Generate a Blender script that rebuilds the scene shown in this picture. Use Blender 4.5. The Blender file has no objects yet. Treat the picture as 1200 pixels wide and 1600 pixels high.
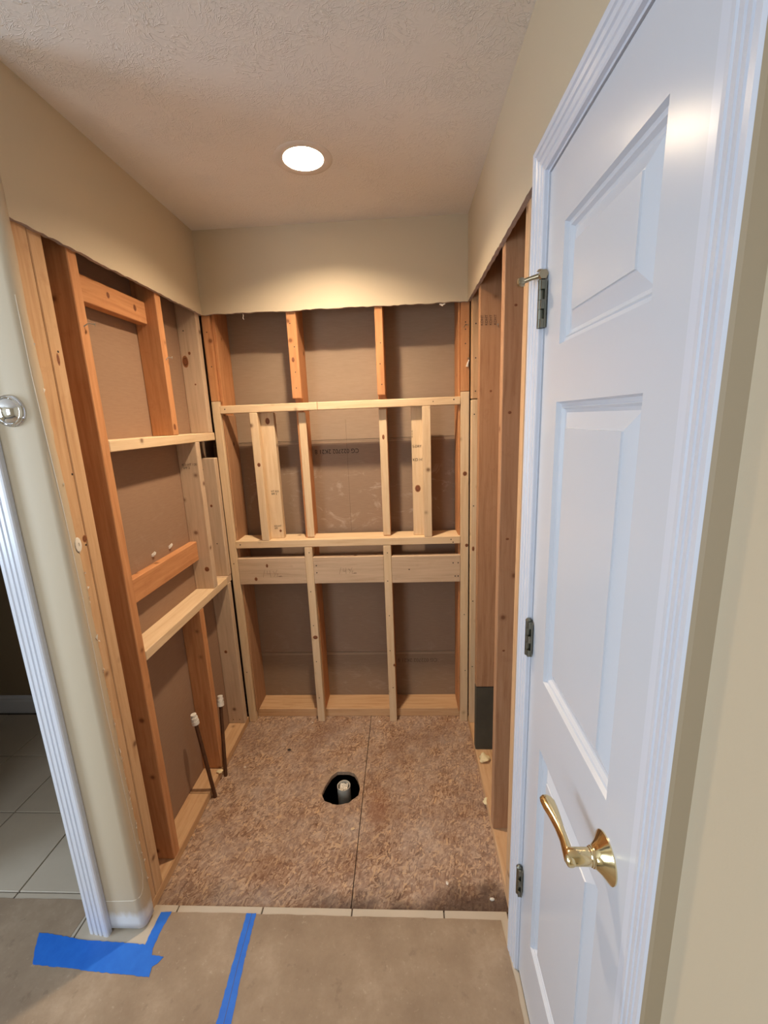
import bpy, bmesh, math, random
from mathutils import Vector, Matrix
random.seed(7)
D = bpy.data
COL = bpy.context.scene.collection
SC = bpy.context.scene

# ------------------------------------------------------------------ camera
cam_d = D.cameras.new('camera'); cam = D.objects.new('camera', cam_d); COL.objects.link(cam)
cam_d.sensor_fit = 'HORIZONTAL'; cam_d.sensor_width = 36.0; cam_d.lens = 663.758 * 36 / 1200
cam_d.clip_start = 0.01
_r = Vector((0.99837497, 0.04311573, -0.03726206)); _f = Vector((-0.05012927, 0.97544909, -0.21444375)); _u = _r.cross(_f)
m = Matrix.Identity(4)
for i in range(3):
    m[i][0] = _r[i]; m[i][1] = _u[i]; m[i][2] = -_f[i]
m.translation = Vector((0.88854, -2.01688, 1.61594))
cam.matrix_world = m
SC.camera = cam

# ------------------------------------------------------------------ exposure, world, daylight
SC.view_settings.view_transform = 'Standard'; SC.view_settings.look = 'None'
SC.view_settings.exposure = 0.15; SC.view_settings.gamma = 1.0; SC.view_settings.use_curve_mapping = False
world = D.worlds.new('sky'); SC.world = world; world.use_nodes = True
world.node_tree.nodes['Background'].inputs[0].default_value = (0.55, 0.72, 1.0, 1)
world.node_tree.nodes['Background'].inputs[1].default_value = 0.6
def area_light(name, loc, target, sx, sy, power, color):
    l = D.lights.new(name, 'AREA'); l.shape = 'RECTANGLE'; l.size = sx; l.size_y = sy; l.energy = power; l.color = color
    o = D.objects.new(name, l); COL.objects.link(o); o.location = loc
    o.rotation_euler = (Vector(target) - Vector(loc)).to_track_quat('-Z', 'Y').to_euler()
    return o
# daylight entering through the two windows of the outer room
area_light('window_daylight', (-2.36, -2.25, 1.45), (0.0, -2.25, 1.45), 1.0, 1.3, 44, (0.66, 0.82, 1.0))
area_light('window_daylight_rear', (-0.6, -3.52, 1.45), (-0.6, 0.0, 1.40), 1.0, 1.2, 26, (0.82, 0.91, 1.0))
BULB = 1500.0

W = 1.1846; H = 2.44; ZC = 2.1005; XL = -0.0127; XR = W + 0.0127; ZO = -0.0096

# ------------------------------------------------------------------ material helpers
def srgb(r, g, b):
    f = lambda c: (c / 255 / 12.92) if c / 255 <= .04045 else ((c / 255 + .055) / 1.055) ** 2.4
    return (f(r), f(g), f(b), 1)
def mat(name):
    m = D.materials.new(name); m.use_nodes = True
    nt = m.node_tree; return m, nt, nt.nodes['Principled BSDF']
def N(nt, t, **kw):
    n = nt.nodes.new(t)
    for k, v in kw.items():
        if k in ('op',): n.operation = v
        elif hasattr(n, k) and not k.startswith('i_'): setattr(n, k, v)
    return n
def LK(nt, a, b): nt.links.new(a, b)
def noise(nt, vec, scale, detail=3, rough=.5, dist=0):
    n = nt.nodes.new('ShaderNodeTexNoise'); n.inputs['Scale'].default_value = scale; n.inputs['Detail'].default_value = detail
    n.inputs['Roughness'].default_value = rough; n.inputs['Distortion'].default_value = dist
    if vec: LK(nt, vec, n.inputs['Vector'])
    return n
def ramp(nt, fac, stops):
    n = nt.nodes.new('ShaderNodeValToRGB'); e = n.color_ramp.elements
    while len(e) < len(stops): e.new(.5)
    for k, (p, c) in enumerate(stops):
        e[k].position = p; e[k].color = c if len(c) == 4 else (*c, 1)
    LK(nt, fac, n.inputs['Fac']); return n
def mixc(nt, fac, a, b, mode='MIX'):
    n = nt.nodes.new('ShaderNodeMix'); n.data_type = 'RGBA'; n.blend_type = mode
    if isinstance(fac, (int, float)): n.inputs[0].default_value = fac
    else: LK(nt, fac, n.inputs[0])
    for s, v in ((6, a), (7, b)):
        if isinstance(v, tuple): n.inputs[s].default_value = v
        else: LK(nt, v, n.inputs[s])
    return n.outputs[2]
def mth(nt, op, a, b=None, clamp=False):
    n = nt.nodes.new('ShaderNodeMath'); n.operation = op; n.use_clamp = clamp
    for s, v in ((0, a), (1, b)):
        if v is None: continue
        if isinstance(v, (int, float)): n.inputs[s].default_value = v
        else: LK(nt, v, n.inputs[s])
    return n.outputs[0]
def mapping(nt, vec, scale=(1, 1, 1), rot=(0, 0, 0), loc=(0, 0, 0)):
    n = nt.nodes.new('ShaderNodeMapping'); n.inputs['Scale'].default_value = scale; n.inputs['Rotation'].default_value = rot
    n.inputs['Location'].default_value = loc; LK(nt, vec, n.inputs['Vector']); return n.outputs[0]
def bump(nt, bsdf, h, strength, dist=.002):
    n = nt.nodes.new('ShaderNodeBump'); n.inputs['Strength'].default_value = strength; n.inputs['Distance'].default_value = dist
    LK(nt, h, n.inputs['Height']); LK(nt, n.outputs[0], bsdf.inputs['Normal']); return n
def objcoord(nt, rnd=False):
    tc = nt.nodes.new('ShaderNodeTexCoord')
    if not rnd: return tc.outputs['Object']
    oi = nt.nodes.new('ShaderNodeObjectInfo')
    s = nt.nodes.new('ShaderNodeVectorMath'); s.operation = 'SCALE'; s.inputs[0].default_value = (13.1, 7.7, 21.3); LK(nt, oi.outputs['Random'], s.inputs['Scale'])
    a = nt.nodes.new('ShaderNodeVectorMath'); a.operation = 'ADD'; LK(nt, tc.outputs['Object'], a.inputs[0]); LK(nt, s.outputs[0], a.inputs[1])
    return a.outputs[0]
def plain(name, col, rough=.6, metal=0, **kw):
    m, nt, b = mat(name); b.inputs['Base Color'].default_value = col; b.inputs['Roughness'].default_value = rough; b.inputs['Metallic'].default_value = metal
    v = objcoord(nt, True); n = noise(nt, v, kw.get('ns', 40), 4)
    c = mixc(nt, n.outputs[0], tuple(x * (1 - kw.get('var', .1)) for x in col[:3]) + (1,), tuple(min(1, x * (1 + kw.get('var', .1))) for x in col[:3]) + (1,))
    LK(nt, c, b.inputs['Base Color'])
    return m

_wood = {}
def wood(kind, ax):
    key = (kind, ax)
    if key in _wood: return _wood[key]
    pal = {'pine': (srgb(222, 194, 156), srgb(232, 208, 174), srgb(202, 168, 130), .25),
           'old': (srgb(196, 138, 92), srgb(214, 158, 110), srgb(168, 108, 68), .4),
           'brown': (srgb(176, 132, 96), srgb(190, 148, 112), srgb(148, 102, 70), .4),
           'grey': (srgb(202, 176, 148), srgb(216, 190, 162), srgb(176, 146, 118), .25),
           'plate': (srgb(206, 166, 124), srgb(220, 184, 144), srgb(180, 134, 94), .4)}[kind]
    m, nt, b = mat('wood_%s_%s' % (kind, ax))
    v = objcoord(nt, True)
    sc = {'x': (.06, 1, 1), 'y': (1, .06, 1), 'z': (1, 1, .06)}[ax]
    vm = mapping(nt, v, sc)
    warp = noise(nt, mapping(nt, v, {'x': (.35, 1, 1), 'y': (1, .35, 1), 'z': (1, 1, .35)}[ax]), 9, 2)
    w2 = mixc(nt, .018, vm, warp.outputs['Color'], 'ADD')
    grain = noise(nt, w2, 75, 5, .6)
    fine = noise(nt, vm, 420, 3, .6)
    big = noise(nt, v, 6, 2)
    c = ramp(nt, grain.outputs[0], [(.22, pal[2]), (.45, pal[0]), (.70, pal[1])])
    c1 = mixc(nt, mth(nt, 'MULTIPLY', fine.outputs[0], .22), c.outputs[0], pal[2])
    c2 = mixc(nt, mth(nt, 'MULTIPLY', big.outputs[0], .4), c1, pal[0])
    # small tight knots and dirt
    vo = nt.nodes.new('ShaderNodeTexVoronoi'); vo.inputs['Scale'].default_value = 9; LK(nt, v, vo.inputs['Vector'])
    kn = ramp(nt, vo.outputs['Distance'], [(.05, (1, 1, 1)), (.10, (.25, .25, .25)), (.16, (0, 0, 0))])
    c3 = mixc(nt, mth(nt, 'MULTIPLY', kn.outputs[0], .75), c2, srgb(96, 52, 28))
    dirt = noise(nt, v, 14, 5, .7)
    dm = ramp(nt, dirt.outputs[0], [(.58, (0, 0, 0)), (.75, (1, 1, 1))])
    c4 = mixc(nt, mth(nt, 'MULTIPLY', dm.outputs[0], pal[3]), c3, pal[2])
    LK(nt, c4, b.inputs['Base Color']); b.inputs['Roughness'].default_value = .72
    b.inputs['Specular IOR Level'].default_value = .25
    bump(nt, b, grain.outputs[0], .25, .0012)
    _wood[key] = m; return m

def m_paint(name, col, rough=.62, tex=.12, lower=False):
    m, nt, b = mat(name); v = objcoord(nt)
    n1 = noise(nt, v, 3, 3); n2 = noise(nt, v, 260, 3)
    c = mixc(nt, mth(nt, 'MULTIPLY', n1.outputs[0], .35), col, tuple(x * .9 for x in col[:3]) + (1,))
    if lower:      # unpainted band left where the baseboard was pulled off
        sx = nt.nodes.new('ShaderNodeSeparateXYZ'); LK(nt, v, sx.inputs[0])
        wob = noise(nt, mapping(nt, v, (1, 1, .25)), 60, 4)
        z = mth(nt, 'ADD', sx.outputs[2], mth(nt, 'MULTIPLY', wob.outputs[0], -.035))
        f = ramp(nt, mth(nt, 'MULTIPLY', z, 4.0), [(.17, (1, 1, 1)), (.27, (0, 0, 0))])
        c = mixc(nt, f.outputs[0], c, srgb(222, 222, 220))
    LK(nt, c, b.inputs['Base Color']); b.inputs['Roughness'].default_value = rough
    bump(nt, b, n2.outputs[0], tex, .0008); return m
M_WALL = m_paint('beige_wall_paint', srgb(204, 188, 160))
M_WALLF = m_paint('beige_wall_paint_with_bare_foot', srgb(198, 182, 156), lower=True)
M_GYP = plain('cut_gypsum_edge', srgb(172, 156, 148), .9, ns=200, var=.25)
M_WHITE = m_paint('white_semigloss_paint', srgb(212, 216, 224), .25, .03)
M_TRIM = m_paint('white_trim_paint', srgb(220, 224, 234), .24, .0)
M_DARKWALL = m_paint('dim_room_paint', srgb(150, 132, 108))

def m_ceiling():
    m, nt, b = mat('stomped_ceiling_texture'); v = objcoord(nt)
    h = None
    for k, (ang, sc) in enumerate(((.3, 15), (1.3, 17), (2.3, 14))):      # short ridges left by the stomp brush
        vm = mapping(nt, v, (1, 2.6, 1), (0, 0, ang), (k * 5.1, k * 2.3, 0)); vm.node.vector_type = 'TEXTURE'
        n = noise(nt, vm, sc * 5.2, 2, .5, .6)
        r = ramp(nt, n.outputs[0], [(.455, (0, 0, 0)), (.50, (1, 1, 1)), (.535, (0, 0, 0))])
        g = ramp(nt, noise(nt, mapping(nt, v, (1, 1, 1), (0, 0, 0), (k * 9.0, 0, 0)), 9, 2).outputs[0], [(.46, (0, 0, 0)), (.62, (1, 1, 1))])
        x = mth(nt, 'MULTIPLY', r.outputs[0], g.outputs[0])
        h = x if h is None else mth(nt, 'MAXIMUM', h, x)
    h2 = mth(nt, 'ADD', h, mth(nt, 'MULTIPLY', noise(nt, v, 60, 3).outputs[0], .22))
    b.inputs['Base Color'].default_value = srgb(230, 224, 216); b.inputs['Roughness'].default_value = .85
    bump(nt, b, h2, .5, .0025); return m
M_CEIL = m_ceiling()

def m_paperboard(name, a, c2, smear=.0):
    m, nt, b = mat(name); v = objcoord(nt, True)
    fib = noise(nt, mapping(nt, v, (.15, .15, 1)), 160, 3)
    big = noise(nt, v, 2.3, 4)
    c = mixc(nt, fib.outputs[0], a, c2)
    c = mixc(nt, mth(nt, 'MULTIPLY', big.outputs[0], .5), c, c2)
    if smear:
        s = noise(nt, mapping(nt, v, (1, 1, 2.0), (0, .3, 0)), 6.5, 7, .7, 1.4)
        sm = ramp(nt, s.outputs[0], [(.56, (0, 0, 0)), (.66, (1, 1, 1))])
        g = nt.nodes.new('ShaderNodeNewGeometry'); sx = nt.nodes.new('ShaderNodeSeparateXYZ'); LK(nt, g.outputs['Position'], sx.inputs[0])
        zm = ramp(nt, mth(nt, 'DIVIDE', sx.outputs[2], 2.5), [(0, (1, 1, 1)), (.10, (.5, .5, .5)), (.16, (.12, .12, .12)), (.40, (.15, .15, .15)), (.43, (1, 1, 1)), (.53, (1, 1, 1)), (.57, (0, 0, 0))])
        c = mixc(nt, mth(nt, 'MULTIPLY', mth(nt, 'MULTIPLY', sm.outputs[0], zm.outputs[0]), smear), c, srgb(214, 200, 184))
    LK(nt, c, b.inputs['Base Color']); b.inputs['Roughness'].default_value = .8; b.inputs['Specular IOR Level'].default_value = .2
    return m
M_BOARD = m_paperboard('brown_gypsum_paper', srgb(174, 152, 130), srgb(156, 134, 112))
M_BOARD2 = m_paperboard('brown_gypsum_paper_dusty', srgb(164, 140, 118), srgb(146, 122, 102), .38)
M_BOARD3 = m_paperboard('brown_gypsum_paper_low', srgb(158, 134, 112), srgb(140, 118, 96), .16)
M_BOARDL = m_paperboard('brown_gypsum_paper_side', srgb(166, 136, 110), srgb(148, 118, 96), .06)

def m_kraft():
    m, nt, b = mat('floor_protection_paper'); v = objcoord(nt)
    n1 = noise(nt, v, 5, 6, .65); n2 = noise(nt, v, 90, 4, .7); n3 = noise(nt, v, 1.5, 3)
    c = ramp(nt, n1.outputs[0], [(.30, srgb(140, 120, 98)), (.52, srgb(160, 140, 116)), (.76, srgb(190, 170, 146))])
    c1 = mixc(nt, mth(nt, 'MULTIPLY', n2.outputs[0], .5), c.outputs[0], srgb(140, 114, 92))
    sp = ramp(nt, noise(nt, v, 55, 5, .75).outputs[0], [(.60, (0, 0, 0)), (.72, (1, 1, 1))])
    c2 = mixc(nt, mth(nt, 'MULTIPLY', sp.outputs[0], .4), c1, srgb(205, 188, 164))
    dk = ramp(nt, noise(nt, v, 22, 3, .6).outputs[0], [(.30, (1, 1, 1)), (.38, (0, 0, 0))])
    c3 = mixc(nt, mth(nt, 'MULTIPLY', dk.outputs[0], .3), c2, srgb(110, 92, 76))
    LK(nt, c3, b.inputs['Base Color']); b.inputs['Roughness'].default_value = .75
    bump(nt, b, n3.outputs[0], .25, .01); return m
M_KRAFT = m_kraft()

def m_osb():
    m, nt, b = mat('weathered_strand_board'); tc = nt.nodes.new('ShaderNodeTexCoord'); v = tc.outputs['Generated']
    geo = nt.nodes.new('ShaderNodeNewGeometry'); v = objcoord(nt)
    lay = None
    for k, ang in enumerate((0.2, 0.75, 1.25, 1.8, 2.3, 2.85)):
        vm = mapping(nt, v, (1, 3.2, 1), (0, 0, ang), (k * 3.3, k * 1.7, 0)); vm.node.vector_type = 'TEXTURE'
        wv = mixc(nt, .02, vm, noise(nt, v, 22, 3).outputs['Color'], 'ADD')
        vo = nt.nodes.new('ShaderNodeTexVoronoi'); vo.inputs['Scale'].default_value = 95 + 22 * k; LK(nt, wv, vo.inputs['Vector'])
        sp = nt.nodes.new('ShaderNodeSeparateColor'); LK(nt, vo.outputs['Color'], sp.inputs[0])
        if lay is None: lay = sp.outputs[0]
        else:   # each strand of this layer lies on top with its own chance
            n = nt.nodes.new('ShaderNodeMix'); n.data_type = 'FLOAT'
            LK(nt, mth(nt, 'GREATER_THAN', sp.outputs[1], .66), n.inputs[0]); LK(nt, lay, n.inputs[2]); LK(nt, sp.outputs[0], n.inputs[3]); lay = n.outputs[0]
    grit = noise(nt, v, 150, 5, .75)
    lay2 = mth(nt, 'ADD', mth(nt, 'MULTIPLY', lay, .74), mth(nt, 'MULTIPLY', grit.outputs[0], .26))
    c = ramp(nt, lay2, [(.12, srgb(108, 76, 56)), (.32, srgb(144, 108, 82)), (.55, srgb(166, 132, 106)), (.75, srgb(192, 162, 134)), (.87, srgb(206, 168, 126))])
    dust = noise(nt, v, 6, 7, .75)
    c1 = mixc(nt, mth(nt, 'MULTIPLY', ramp(nt, dust.outputs[0], [(.40, (0, 0, 0)), (.66, (1, 1, 1))]).outputs[0], .55), c.outputs[0], srgb(182, 166, 154))
    sp2 = ramp(nt, noise(nt, v, 60, 3, .6).outputs[0], [(.66, (0, 0, 0)), (.74, (1, 1, 1))])
    c1 = mixc(nt, mth(nt, 'MULTIPLY', sp2.outputs[0], .4), c1, srgb(206, 192, 176))
    st = noise(nt, v, 3.4, 5, .65)
    c2 = mixc(nt, mth(nt, 'MULTIPLY', ramp(nt, st.outputs[0], [(.5, (0, 0, 0)), (.66, (1, 1, 1))]).outputs[0], .45), c1, srgb(126, 88, 64))
    # water stain along the front edge, where the old curb stood
    sx = nt.nodes.new('ShaderNodeSeparateXYZ'); LK(nt, geo.outputs['Position'], sx.inputs[0])
    wob = noise(nt, geo.outputs['Position'], 5, 5, .6)
    yy = mth(nt, 'ADD', sx.outputs[1], mth(nt, 'MULTIPLY', wob.outputs[0], -.28))
    e = ramp(nt, mth(nt, 'ADD', yy, 1.3), [(.27, (1, 1, 1)), (.305, (.65, .65, .65)), (.345, (0, 0, 0))])
    xx = ramp(nt, sx.outputs[0], [(.0, (.4, .4, .4)), (.5, (.45, .45, .45)), (.68, (1, 1, 1))])
    c3 = mixc(nt, mth(nt, 'MULTIPLY', mth(nt, 'MULTIPLY', e.outputs[0], xx.outputs[0]), .82), c2, srgb(58, 38, 28))
    # reddish wet-looking patch right of the drain hole
    vd = nt.nodes.new('ShaderNodeVectorMath'); vd.operation = 'DISTANCE'; LK(nt, mapping(nt, geo.outputs['Position'], (1, .5, 1)), vd.inputs[0]); vd.inputs[1].default_value = (.73, -.26, ZO)
    e2 = ramp(nt, mth(nt, 'ADD', vd.outputs['Value'], mth(nt, 'MULTIPLY', wob.outputs[0], .06)), [(.05, (1, 1, 1)), (.09, (0, 0, 0))])
    c4 = mixc(nt, mth(nt, 'MULTIPLY', e2.outputs[0], .45), c3, srgb(140, 84, 44))
    vh = nt.nodes.new('ShaderNodeVectorMath'); vh.operation = 'DISTANCE'; LK(nt, geo.outputs['Position'], vh.inputs[0]); vh.inputs[1].default_value = (.565, -.40, ZO)
    e3 = ramp(nt, mth(nt, 'ADD', vh.outputs['Value'], mth(nt, 'MULTIPLY', wob.outputs[0], .10)), [(.135, (1, 1, 1)), (.17, (0, 0, 0))])
    c4 = mixc(nt, mth(nt, 'MULTIPLY', e3.outputs[0], .4), c4, srgb(184, 160, 134))
    LK(nt, c4, b.inputs['Base Color']); b.inputs['Roughness'].default_value = .7
    bump(nt, b, lay, .2, .0008); return m
M_OSB = m_osb()

def m_tile(name, col):
    m, nt, b = mat(name); v = objcoord(nt, True); n = noise(nt, v, 7, 5, .6); n2 = noise(nt, v, 45, 4)
    c = mixc(nt, n.outputs[0], col, tuple(x * .78 for x in col[:3]) + (1,)); c = mixc(nt, mth(nt, 'MULTIPLY', n2.outputs[0], .3), c, tuple(x * .8 for x in col[:3]) + (1,))
    LK(nt, c, b.inputs['Base Color']); b.inputs['Roughness'].default_value = .35; return m
M_TILE = m_tile('cream_ceramic_tile', srgb(206, 192, 172))
M_GROUT = plain('grout_and_slab', srgb(112, 102, 92), .9)
def m_tape():
    m, nt, b = mat('blue_masking_tape'); v = objcoord(nt); n = noise(nt, v, 30, 4, .6); n2 = noise(nt, mapping(nt, v, (1, .3, 1)), 55, 3)
    c = mixc(nt, n.outputs[0], srgb(22, 96, 200), srgb(44, 122, 222)); LK(nt, c, b.inputs['Base Color']); b.inputs['Roughness'].default_value = .5
    bump(nt, b, n2.outputs[0], .35, .002); return m
M_TAPE = m_tape()
M_BRASS = plain('polished_brass', (.80, .66, .38, 1), .14, 1, var=.05)
M_HINGE = plain('dull_nickel_hinge', (.22, .22, .18, 1), .38, 1, var=.1)
M_ABRASS = plain('tarnished_brass', (.42, .36, .25, 1), .3, 1, var=.2)
M_CHROME = plain('chrome', (.82, .83, .85, 1), .05, 1, var=.01)
M_COPPER = plain('aged_copper', srgb(96, 66, 46), .42, .5, ns=60, var=.35)
M_CAP = plain('white_plastic_cap', srgb(232, 226, 216), .4)
M_PVC = plain('pvc_pipe', srgb(206, 200, 186), .4)
M_FOAM = plain('cream_spray_foam', srgb(232, 214, 168), .8, ns=70, var=.12)
M_NAIL = plain('dark_nail', (.05, .04, .035, 1), .45, .6)
M_STEEL = plain('steel_nail', (.5, .47, .42, 1), .35, 1)
M_INK = plain('faded_black_ink', srgb(56, 42, 34), .8)
M_INK2 = plain('pencil_line', srgb(104, 82, 64), .8)
M_SHRED = plain('white_paper_shred', srgb(232, 224, 210), .8)
M_EARTH = plain('crawlspace_soil', srgb(40, 32, 26), .95)
M_TEAL = plain('dark_teal_stain', srgb(74, 70, 58), .7, ns=14, var=.35)
M_TAPEEDGE = plain('board_paper_tape', srgb(180, 156, 130), .8)
M_CASING_SHADE = m_paint('casing_shade_paint', srgb(168, 150, 122))  # darker wall beige, stands in for the shade beside the casing
def m_knot():
    m, nt, b = mat('wood_knot'); v = objcoord(nt); l = nt.nodes.new('ShaderNodeVectorMath'); l.operation = 'LENGTH'; LK(nt, v, l.inputs[0])
    n = noise(nt, v, 3, 3)
    f = mth(nt, 'ADD', l.outputs['Value'], mth(nt, 'MULTIPLY', n.outputs[0], .5))
    c = ramp(nt, f, [(.3, srgb(70, 36, 20)), (.65, srgb(140, 82, 46)), (.9, srgb(88, 46, 24)), (1.0, srgb(150, 96, 58)), ])
    LK(nt, c.outputs[0], b.inputs['Base Color']); b.inputs['Roughness'].default_value = .6; return m
M_KNOT = m_knot()
def emit(name, col, s):
    m, nt, b = mat(name); b.inputs['Emission Color'].default_value = col; b.inputs['Emission Strength'].default_value = s
    b.inputs['Base Color'].default_value = (1, 1, 1, 1); return m
M_BULB = emit('glowing_bulb', (1.0, .79, .56, 1), BULB)
M_RING = plain('matte_white_trim', srgb(222, 214, 204), .8, var=.02)
M_CAN = m_paint('white_reflector', srgb(240, 236, 228), .35, .02)

# ------------------------------------------------------------------ object helpers
def link(name, me, mats, parent=None, loc=(0, 0, 0)):
    o = D.objects.new(name, me); COL.objects.link(o); o.location = loc
    if parent is not None:
        o.parent = parent; o.matrix_parent_inverse = Matrix.Translation(-Vector(wloc(parent)))
    for mm in (mats if isinstance(mats, (list, tuple)) else [mats]):
        if mm is not None: me.materials.append(mm)
    return o
def wloc(o):
    # all parents here are unrotated; world position = sum of locations (with inverse offsets cancelled)
    return WP.get(o.name, o.location)
WP = {}
def fin(name, bm, mats, parent=None, loc=(0, 0, 0), smooth=False, label=None, kind=None):
    bmesh.ops.recalc_face_normals(bm, faces=bm.faces)
    me = D.meshes.new(name); bm.to_mesh(me); bm.free()
    if smooth:
        for p in me.polygons: p.use_smooth = True
        try: me.set_sharp_from_angle(angle=math.radians(38))
        except Exception: pass
    o = link(name, me, mats, parent, loc); WP[o.name] = Vector(loc)
    if label: o['label'] = label
    if kind: o['kind'] = kind
    return o
def tag(o, label, cat=None, group=None, kind=None):
    o['label'] = label
    if cat: o['category'] = cat
    if group: o['group'] = group
    if kind: o['kind'] = kind
    return o
def empty(name, loc=(0, 0, 0)):
    o = D.objects.new(name, None); COL.objects.link(o); o.location = loc; WP[o.name] = Vector(loc); o.empty_display_size = .05; return o
def bmbox(bm, a, b, mi=0):
    vs = [bm.verts.new((x, y, z)) for x in (a[0], b[0]) for y in (a[1], b[1]) for z in (a[2], b[2])]
    for q in ((0, 1, 3, 2), (4, 6, 7, 5), (0, 4, 5, 1), (2, 3, 7, 6), (0, 2, 6, 4), (1, 5, 7, 3)):
        f = bm.faces.new([vs[i] for i in q]); f.material_index = mi
    return vs
def box(name, lo, hi, mats, parent=None, bev=.0016, label=None, kind=None, jitter=0):
    c = [(lo[i] + hi[i]) / 2 for i in range(3)]
    bm = bmesh.new(); vs = bmbox(bm, [lo[i] - c[i] for i in range(3)], [hi[i] - c[i] for i in range(3)])
    if jitter:
        for v in bm.verts: v.co += Vector([random.uniform(-jitter, jitter) for _ in range(3)])
    if bev: bmesh.ops.bevel(bm, geom=bm.edges[:], offset=bev, segments=1, affect='EDGES')
    return fin(name, bm, mats, parent, c, label=label, kind=kind)
def board(name, lo, hi, kind, parent, label=None, ax=None):
    d = [hi[i] - lo[i] for i in range(3)]
    if ax is None: ax = 'xyz'[d.index(max(d))]
    return box(name, lo, hi, wood(kind, ax), parent, .0022, label=label)
def prism(bm, pts, fn, t0, t1, mi_side=0, mi_face=0, mi_back=None):
    """extrude a 2-D polygon; fn(u, v, t) -> xyz"""
    a = [bm.verts.new(fn(u, v, t0)) for u, v in pts]; b = [bm.verts.new(fn(u, v, t1)) for u, v in pts]
    f = bm.faces.new(a); f.material_index = mi_face
    f = bm.faces.new(b[::-1]); f.material_index = mi_face if mi_back is None else mi_back
    n = len(pts)
    for i in range(n):
        f = bm.faces.new([a[i], a[(i + 1) % n], b[(i + 1) % n], b[i]]); f.material_index = mi_side
def lathe(bm, prof, axis='z', seg=24, origin=(0, 0, 0), flip=1, mi=0):
    rings = []
    for r, h in prof:
        ring = []
        for k in range(seg):
            a = 2 * math.pi * k / seg; c, s = r * math.cos(a), r * math.sin(a)
            p = {'z': (c, s, h), 'x': (h, c, s), 'y': (c, h, s)}[axis]
            ring.append(bm.verts.new(Vector(p) + Vector(origin)))
        rings.append(ring)
    for a, b in zip(rings, rings[1:]):
        for k in range(seg):
            f = bm.faces.new([a[k], a[(k + 1) % seg], b[(k + 1) % seg], b[k]]); f.material_index = mi
    for r, ring in ((prof[0][0], rings[0]), (prof[-1][0], rings[-1])):
        if r > 1e-6:
            f = bm.faces.new(ring); f.material_index = mi
def tube(bm, pts, r, seg=10):
    pts = [Vector(p) for p in pts]; rings = []
    rr = r if isinstance(r, (list, tuple)) else [r] * len(pts)
    for i, p in enumerate(pts):
        d = (pts[min(i + 1, len(pts) - 1)] - pts[max(i - 1, 0)]).normalized()
        a = d.orthogonal().normalized() if i == 0 else (prev - d * prev.dot(d)).normalized()
        prev = a; b = d.cross(a)
        rings.append([bm.verts.new(p + (a * math.cos(2 * math.pi * k / seg) + b * math.sin(2 * math.pi * k / seg)) * rr[i]) for k in range(seg)])
    for a, b in zip(rings, rings[1:]):
        for k in range(seg): bm.faces.new([a[k], a[(k + 1) % seg], b[(k + 1) % seg], b[k]])
    bm.faces.new(rings[0][::-1]); bm.faces.new(rings[-1])
def jag(a, b, n, amp, fixed_ends=True):
    out = []
    for i in range(n + 1):
        t = i / n; j = 0 if (fixed_ends and i in (0, n)) else random.uniform(-amp, amp)
        out.append((a[0] + (b[0] - a[0]) * t, a[1] + (b[1] - a[1]) * t, j))
    return out
DOTS = {}
def nail(parent, p, face, r=.0028, m=None):
    """a driven nail head, seen as a small dark disc; face = outward axis like '-y'"""
    key = (face, r)
    if key not in DOTS:
        bm = bmesh.new(); s = -1 if face[0] == '-' else 1
        lathe(bm, [(r, -.002 * s), (r, .0006 * s)], face[1], 8); bmesh.ops.recalc_face_normals(bm, faces=bm.faces)
        me = D.meshes.new('nail'); bm.to_mesh(me); bm.free(); me.materials.append(M_NAIL); DOTS[key] = me
    o = D.objects.new('nail', DOTS[key]); COL.objects.link(o); o.location = p; o.parent = parent
    o.matrix_parent_inverse = Matrix.Translation(-Vector(wloc(parent))); return o
def knot(parent, p, face, rz, rw, ang=0):
    key = ('knot', face)
    if key not in DOTS:
        bm = bmesh.new(); s = -1 if face[0] == '-' else 1
        lathe(bm, [(1, -.3 * s), (1, .0 * s), (.55, .25 * s), (.001, .3 * s)], face[1], 18); bmesh.ops.recalc_face_normals(bm, faces=bm.faces)
        me = D.meshes.new('knot'); bm.to_mesh(me); bm.free(); me.materials.append(M_KNOT)
        for q in me.polygons: q.use_smooth = True
        DOTS[key] = me
    o = D.objects.new('knot', DOTS[key]); COL.objects.link(o); o.location = p
    o.scale = {'x': (.0016, rw, rz), 'y': (rw, .0016, rz), 'z': (rw, rz, .0016)}[face[1]]
    o.parent = parent; o.matrix_parent_inverse = Matrix.Translation(-Vector(wloc(parent))); return o
def bent_nail(parent, p, tip, head_r=.005):
    bm = bmesh.new(); p = Vector(p); tip = Vector(tip); mid = p.lerp(tip, .45) + Vector((0, 0, .006))
    L = [(p - (mid - p)) - p, Vector((0, 0, 0)), mid - p, tip - p]
    tube(bm, L, .0016, 6)
    tube(bm, [tip - p, tip - p + (tip - mid).normalized() * .0016], head_r, 8)
    return fin('bent_nail', bm, M_STEEL, parent, tuple(p), label='bent steel nail sticking out')
def text(name, s, size, origin, right, up, m, parent, label, sx=1.0):
    cu = D.curves.new('txt', 'FONT'); cu.body = s; cu.size = size; cu.extrude = 0
    t = D.objects.new('txt', cu); COL.objects.link(t)
    bpy.context.view_layer.update()
    me = D.meshes.new_from_object(t.evaluated_get(bpy.context.evaluated_depsgraph_get()))
    D.objects.remove(t); D.curves.remove(cu)
    me.materials.clear(); me.materials.append(m)
    r = Vector(right).normalized(); u = Vector(up).normalized(); n = r.cross(u)
    M = Matrix((r, u, n)).transposed().to_4x4() @ Matrix.Scale(sx, 4, (1, 0, 0)); me.transform(M)
    o = D.objects.new(name, me); COL.objects.link(o); o.location = origin; o['label'] = label
    if parent is not None: o.parent = parent; o.matrix_parent_inverse = Matrix.Translation(-Vector(wloc(parent)))
    return o

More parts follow.
